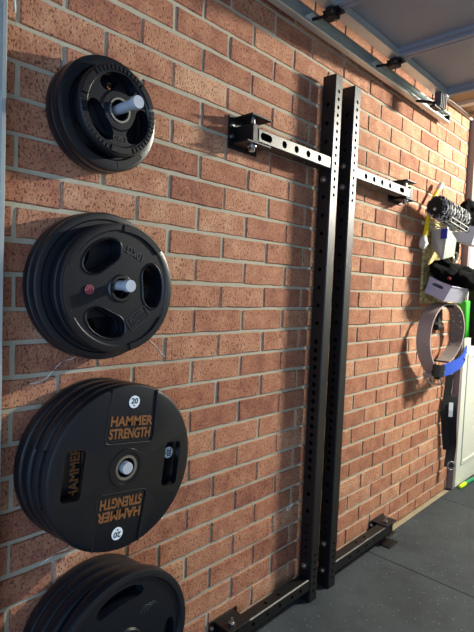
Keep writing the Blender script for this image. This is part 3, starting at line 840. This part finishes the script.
# open baskets
def basket(name, lab, loc, rot, lx, ly, h, mats_=M['lilac']):
    t = thing(name, lab, 'basket', loc, rot, 'pale plastic baskets on the board')
    bm = bmesh.new(); ta = .008
    def wallq(p0, p1, n):  # wall from bottom edge p0->p1
        pass
    o_ = [(0, 0), (lx, 0), (lx, -ly), (0, -ly)]
    bo = [(ta, -ta), (lx-ta, -ta), (lx-ta, -ly+ta), (ta, -ly+ta)]
    th = .0035
    inn = lambda P: [(x+(th if x < lx/2 else -th), y+(-th if y > -ly/2 else th)) for x, y in P]
    T = [bm.verts.new((x, y, h)) for x, y in o_]; Bv = [bm.verts.new((x, y, 0)) for x, y in bo]
    Ti = [bm.verts.new((x, y, h)) for x, y in inn(o_)]; Bi = [bm.verts.new((x, y, th)) for x, y in inn(bo)]
    for i in range(4):
        j = (i+1) % 4
        bm.faces.new((Bv[i], Bv[j], T[j], T[i])); bm.faces.new((Ti[i], Ti[j], Bi[j], Bi[i])); bm.faces.new((T[i], T[j], Ti[j], Ti[i]))
    bm.faces.new(Bv); bm.faces.new(Bi)
    base = to_mesh(bm)
    cuts = []
    bm = bmesh.new(); A, C = [], []
    for i in range(24):
        q = 2*PI*i/24; yy = .022*math.cos(q)+(.016 if math.cos(q) > 0 else -.016); zz = .010*math.sin(q)
        A.append(bm.verts.new((-.03, -ly*.46+yy*.9, h*.70+zz))); C.append(bm.verts.new((.03, -ly*.46+yy*.9, h*.70+zz)))
    for i in range(24): bm.faces.new((A[i], A[(i+1) % 24], C[(i+1) % 24], C[i]))
    bm.faces.new(A); bm.faces.new(C); cuts.append(to_mesh(bm))
    obj('basket_body', carve(base, cuts), mats_, t)
    bm = bmesh.new(); tube(bm, [(0, 0, h), (lx, 0, h), (lx, -ly, h), (0, -ly, h)], .004, n=8, closed=True)
    obj('rim', bm, mats_, t)
    return t
basket('plastic_basket', 'pale lilac basket holding the slumped black bag, above the leather belt', (1.885, -.030, 1.372), (rad(22), rad(2), 0), .30, .140, .095)
basket('plastic_basket', 'pale basket next to the white door holding the upright black bag', (2.20, -.050, 1.708), (rad(14), rad(2), 0), .30, .140, .105)

def blob(bm, loc, size, seed, amp, sub=4):
    r = bmesh.ops.create_icosphere(bm, subdivisions=sub, radius=1.0)
    for v in r['verts']:
        n = v.co.normalized()
        k = 1+amp*noise.noise(n*1.6+Vector((seed, 0, 0)))+amp*.5*noise.noise(n*4+Vector((0, seed, 0)))
        v.co = Vector((n.x*size[0]*k, n.y*size[1]*k, n.z*size[2]*k))+Vector(loc)
t = thing('black_bag', 'slumped black fabric bag with red trim spilling over the lower basket', 'bag', (2.07, -.125, 1.488), (rad(16), rad(6), 0))
bm = bmesh.new(); blob(bm, (-.02, 0.015, 0.0), (.19, .076, .074), 2, .3); blob(bm, (.13, -.06, .005), (.19, .085, .066), 5, .25)
obj('bag_body', bm, M['black_cloth'], t, smooth=60)
bm = bmesh.new(); blob(bm, (.13, -.09, -.042), (.014, .022, .010), 3, .4, 3); obj('red_trim', bm, M['red_cloth'], t, smooth=60)
bm = bmesh.new(); blob(bm, (-.13, -.045, -.035), (.014, .012, .008), 7, .4, 3); obj('red_trim', bm, M['red_cloth'], t, smooth=60)
t = thing('black_bag', 'upright black fabric bag stuffed in the basket next to the white door', 'bag', (2.335, -.125, 1.842))
bm = bmesh.new(); blob(bm, (0, 0, .0), (.15, .064, .125), 9, .25); blob(bm, (-.09, 0, .04), (.06, .045, .07), 11, .3); blob(bm, (.10, -.01, .06), (.08, .045, .08), 13, .3)
obj('bag_body', bm, M['black_cloth'], t, smooth=60)

# hooks, carabiner, olive band
t = thing('carabiner', 'steel carabiner ring hanging over the slumped black bag', 'carabiner', (2.215, -.085, 1.594))
bm = bmesh.new(); tube(bm, [(.034*math.cos(2*PI*i/28), -.004*math.sin(2*PI*i/14), .034*math.sin(2*PI*i/28)) for i in range(28)], .0055, n=10, closed=True)
obj('ring', bm, M['zinc'], t, smooth=60)
bm = bmesh.new(); tube(bm, [(-.034, 0, 0), (-.05, .03, .012), (-.05, .066, .012)], .004, n=8); obj('hook', bm, M['dark_steel'], t)
t = thing('olive_band', 'olive rubber band hanging between the white tub and the white door', 'resistance band', (2.30, -.045, 1.66))
bm = bmesh.new()
ribbon(bm, spline([(.035*math.sin(2*PI*i/10), 0, .085*math.cos(2*PI*i/10)) for i in range(11)], 4), (0, .035, 0), .006)
obj('band', bm, M['olive'], t)
bm = bmesh.new(); cyl(bm, (0, .026, .075), (0, -.02, .075), .006, n=10); obj('hook', bm, M['dark_steel'], t)

# leather lifting belt hung as an open loop (axis out from the wall)
t = thing('lifting_belt', 'brown leather lifting belt hung as an open loop with buckle at bottom', 'lifting belt', (2.08, -.08, 1.29))
outl = [(1.995, .880), (1.93, .925), (1.868, .985), (1.828, 1.05), (1.818, 1.12), (1.845, 1.20), (1.92, 1.268), (2.04, 1.304),
        (2.18, 1.302), (2.29, 1.258), (2.35, 1.18), (2.348, 1.10), (2.30, 1.03), (2.21, .972), (2.13, .945)]
path = spline([(x-2.08, 0, z-1.29) for x, z in outl], 6)
bm = bmesh.new(); ribbon(bm, path, (0, .082, 0), .010, inner_mat=0)
belt = obj('belt_leather', bm, [M['leather'], M['leather_in']], t)
n_ = len(path)
for row in (-.022, .022):
    for k in range(9):
        i = int(n_*.56)+k*3
        p = path[i]; q = path[i+1]; dd = (q-p).normalized(); nn = dd.cross(Vector((0, 1, 0))).normalized()
        c = p+Vector((0, row, 0))
        if nn.dot(Vector((0, 0, -.2))-c) < 0: nn = -nn
        bm = bmesh.new(); cyl(bm, c+nn*.0045, c+nn*.0065, .0055, n=12); obj('eyelet', bm, M['zinc'], t)
K = Matrix.Translation((-.100, 0, -.418)) @ Matrix.Rotation(rad(40), 4, 'Y')
bm = bmesh.new(); box(bm, -.018, .022, -.053, .053, -.010, .010, bev=.003, mtx=K); obj('keeper', bm, mat('keeper_grey', S(170, 172, 176), .4, metal=.5), t)
bm = bmesh.new(); tube(bm, [K @ Vector(q) for q in spline([(.015, -.045, 0), (.05, -.045, -.005), (.075, -.03, -.008), (.078, .03, -.008), (.05, .045, -.005), (.015, .045, 0)], 5)], .0062, n=10)
obj('buckle', bm, M['zinc'], t, smooth=60)
for y in (-.018, .018):
    bm = bmesh.new(); tube(bm, [K @ Vector(q) for q in ((.02, y, .004), (.055, y, .006), (.078, y, -.002))], .0035, n=8); obj('buckle_prong', bm, M['zinc'], t, smooth=60)
bm = bmesh.new(); box(bm, -.075, .0, -.05, -.02, -.022, -.010, bev=.003, mtx=K); obj('buckle_tab', bm, M['black_cloth'], t)
bm = bmesh.new(); cyl(bm, (.02, .079, .004), (.02, -.06, .0), .007, n=12); obj('hook', bm, M['dark_steel'], t)

# dark cable handle seen inside the belt loop
t = thing('cable_handle', 'dark green cable handle hanging inside the leather belt loop', 'cable handle', (2.17, -.022, 1.24))
bm = bmesh.new(); ribbon(bm, [(0, 0, .06), (.004, -.004, 0), (0, -.004, -.06)], (.05, 0, 0), .012); obj('strap', bm, M['dark_green'], t)
bm = bmesh.new(); cyl(bm, (-.035, 0, -.085), (.04, 0, -.085), .019, n=18); obj('grip', bm, M['black_foam'], t, smooth=40)
bm = bmesh.new(); tube(bm, [(.022*math.cos(2*PI*i/20), 0, -.062+.022*math.sin(2*PI*i/20)) for i in range(20)], .004, n=8, closed=True); obj('ring', bm, M['zinc'], t)
bm = bmesh.new(); tube(bm, [(0, 0, .05), (0, .020, .055)], .004, n=8); obj('hook', bm, M['dark_steel'], t)

# blue strap
t = thing('blue_strap', 'blue padded strap with white print and black end below the leather belt', 'strap', (2.25, -.11, .93))
bp = spline([(2.06, -.105, .895), (2.14, -.122, .905), (2.25, -.130, .925), (2.35, -.125, .955), (2.44, -.105, .985)], 6)
bm = bmesh.new(); ribbon(bm, rel(t, bp), (0.01, 0, .072), .010); obj('strap_body', bm, M['blue_strap'], t)
bm = bmesh.new(); ribbon(bm, rel(t, spline([(1.975, -.085, .905), (2.01, -.105, .895), (2.065, -.108, .893)], 6)), (0.01, 0, .070), .018); obj('end_pad', bm, M['dark_steel'], t)
bm = bmesh.new(); cyl(bm, Vector((2.055, -.118, .885))-t.location, Vector((2.055, -.122, .885))-t.location, .007, n=12); obj('rivet', bm, M['zinc'], t)
bm = bmesh.new(); LB = Matrix.Translation((2.365-2.25, -.131+.11, .962-.93)) @ Matrix.Rotation(rad(12), 4, 'Z') @ Matrix.Rotation(rad(-16), 4, 'Y')
tube(bm, [LB @ Vector(q) for q in spline([(-.04, 0, .010), (-.02, 0, -.012), (0, 0, .012), (.02, 0, -.010), (.04, 0, .012)], 4)], .005, n=6)
obj('white_print', bm, M['white_print'], t)
bm = bmesh.new(); tube(bm, rel(t, [(2.12, -.105, .94), (2.12, -.03, .94), (2.12, .030, .94)]), .004, n=8); obj('hook', bm, M['dark_steel'], t)

t.location = (2.25-.085, -.11-.035, .93+.016)
# green pouch and black bands by the door
t = thing('green_pouch', 'bright green fabric pouch hanging behind the leather belt', 'pouch', (2.475, -.06, 1.20))
bm = bmesh.new(); box(bm, -.03, .05, -.035, .03, -.12, .13, bev=.012)
for v in bm.verts: v.co += Vector(noise.noise_vector(v.co*14))*.008; v.co.x += .05*(v.co.z < -.0)*abs(v.co.z)*3
obj('pouch_body', bm, M['green'], t, smooth=50)
bm = bmesh.new(); tube(bm, [(0, 0, .12), (0, .03, .15), (0, .057, .15)], .004, n=8); obj('hook', bm, M['dark_steel'], t)
for k, (x, z, hh, lab) in enumerate(((2.555, 1.27, .19, 'black rubber loop band hanging between green pouch and white door'),
                                   (2.64, 1.25, .23, 'longer black rubber loop band hanging against the white door edge'))):
    t = thing('loop_band', lab, 'resistance band', (x, -.10, z), (0, 0, rad(20*k)), 'black loop bands')
    bm = bmesh.new(); ribbon(bm, spline([(.030*math.sin(2*PI*i/12), 0, hh*math.cos(2*PI*i/12)) for i in range(13)], 4), (0, .05, 0), .007)
    obj('band', bm, M['webbing'], t)
    bm = bmesh.new(); cyl(bm, (0, .054, hh-.01), (0, -.03, hh-.01), .006, n=10); obj('hook', bm, M['dark_steel'], t)
t = thing('wrist_wrap', 'black wrap strap crossing the white door face above the blue strap', 'strap', (2.53, -.15, 1.0))
bm = bmesh.new(); ribbon(bm, [(-.02, 0, .045), (.06, -.004, .055), (.16, -.004, .075)], (0, 0, .075), .008); obj('wrap', bm, M['webbing'], t)
bm = bmesh.new(); ribbon(bm, [(.0, -.012, .18), (.004, -.012, .05), (0, -.012, -.10)], (.026, 0, 0), .006); obj('tail', bm, M['webbing'], t)
bm = bmesh.new(); tube(bm, [(0, -.008, .17), (0, .104, .18)], .004, n=8); obj('hook', bm, M['dark_steel'], t)

# dip strap with chain
t = thing('dip_strap', 'long black padded strap with chain and steel ring hanging beside the door edge', 'dip belt', (2.42, -.055, .80))
dp = spline([(-.01, 0, -.105), (-.022, -.005, -.13), (-.035, -.01, -.20), (-.01, -.008, -.32), (.02, -.004, -.44), (.015, 0, -.54), (0, 0, -.60)], 7)
bm = bmesh.new(); ribbon(bm, dp, (.032, -.046, 0), .022); obj('strap_body', bm, M['webbing'], t)
dp2 = spline([(-.030, .02, .03), (-.05, .02, -.10), (-.075, .022, -.22), (-.045, .02, -.36), (-.02, .015, -.48)], 7)
bm = bmesh.new(); ribbon(bm, dp2, (.026, -.034, 0), .012); obj('back_strap', bm, M['webbing'], t)
bm = bmesh.new()
for k in range(6):
    z = .115-.034*k
    ax = (1, 0) if k % 2 else (0, 1)
    tube(bm, [(.010*math.cos(2*PI*i/16)*ax[0]+.012, .022+.010*math.cos(2*PI*i/16)*ax[1], z+.021*math.sin(2*PI*i/16)) for i in range(16)], .0032, n=8, closed=True)
tube(bm, [(.014*math.cos(2*PI*i/20)+.012, .018, -.062+.032*math.sin(2*PI*i/20)) for i in range(20)], .0034, n=8, closed=True)
obj('chain', bm, M['zinc'], t, smooth=60)
bm = bmesh.new(); ribbon(bm, [Vector((-.056, -.010, -.15)), Vector((-.060, -.0125, -.20)), Vector((-.056, -.0115, -.245))], (.018, -.020, 0), .003); obj('woven_label', bm, M['white_print'], t)
bm = bmesh.new(); tube(bm, [(-.006+.016*math.cos(2*PI*i/20), -.02-.017*math.cos(2*PI*i/20), -.585+.028*math.sin(2*PI*i/20)) for i in range(20)], .0042, n=8, closed=True)
obj('steel_ring', bm, M['zinc'], t, smooth=60)
bm = bmesh.new(); tube(bm, [(.012, .022, .13), (.012, .03, .15), (.012, .052, .15)], .004, n=8); obj('hook', bm, M['dark_steel'], t)

# garden hose on the mat at the foot of the door
t = thing('garden_hose', 'green garden hose with lime coupling on the mat along the white door', 'hose', (2.63, -.075, .014))
bm = bmesh.new(); tube(bm, spline([(.075, 0, 0), (.15, -.004, 0), (.32, -.02, 0), (.55, -.03, 0), (.78, -.02, 0)], 6), .0125, n=14); obj('hose_tube', bm, M['hose'], t, smooth=60)
bm = bmesh.new(); cyl(bm, (-.02, 0, 0), (.0, 0, 0), .010, .0125, n=18); cyl(bm, (.0, 0, 0), (.085, -.001, 0), .0138, n=18); cyl(bm, (.02, 0, 0), (.05, 0, 0), .0140, n=10)
obj('coupling', bm, M['lime'], t, smooth=40)
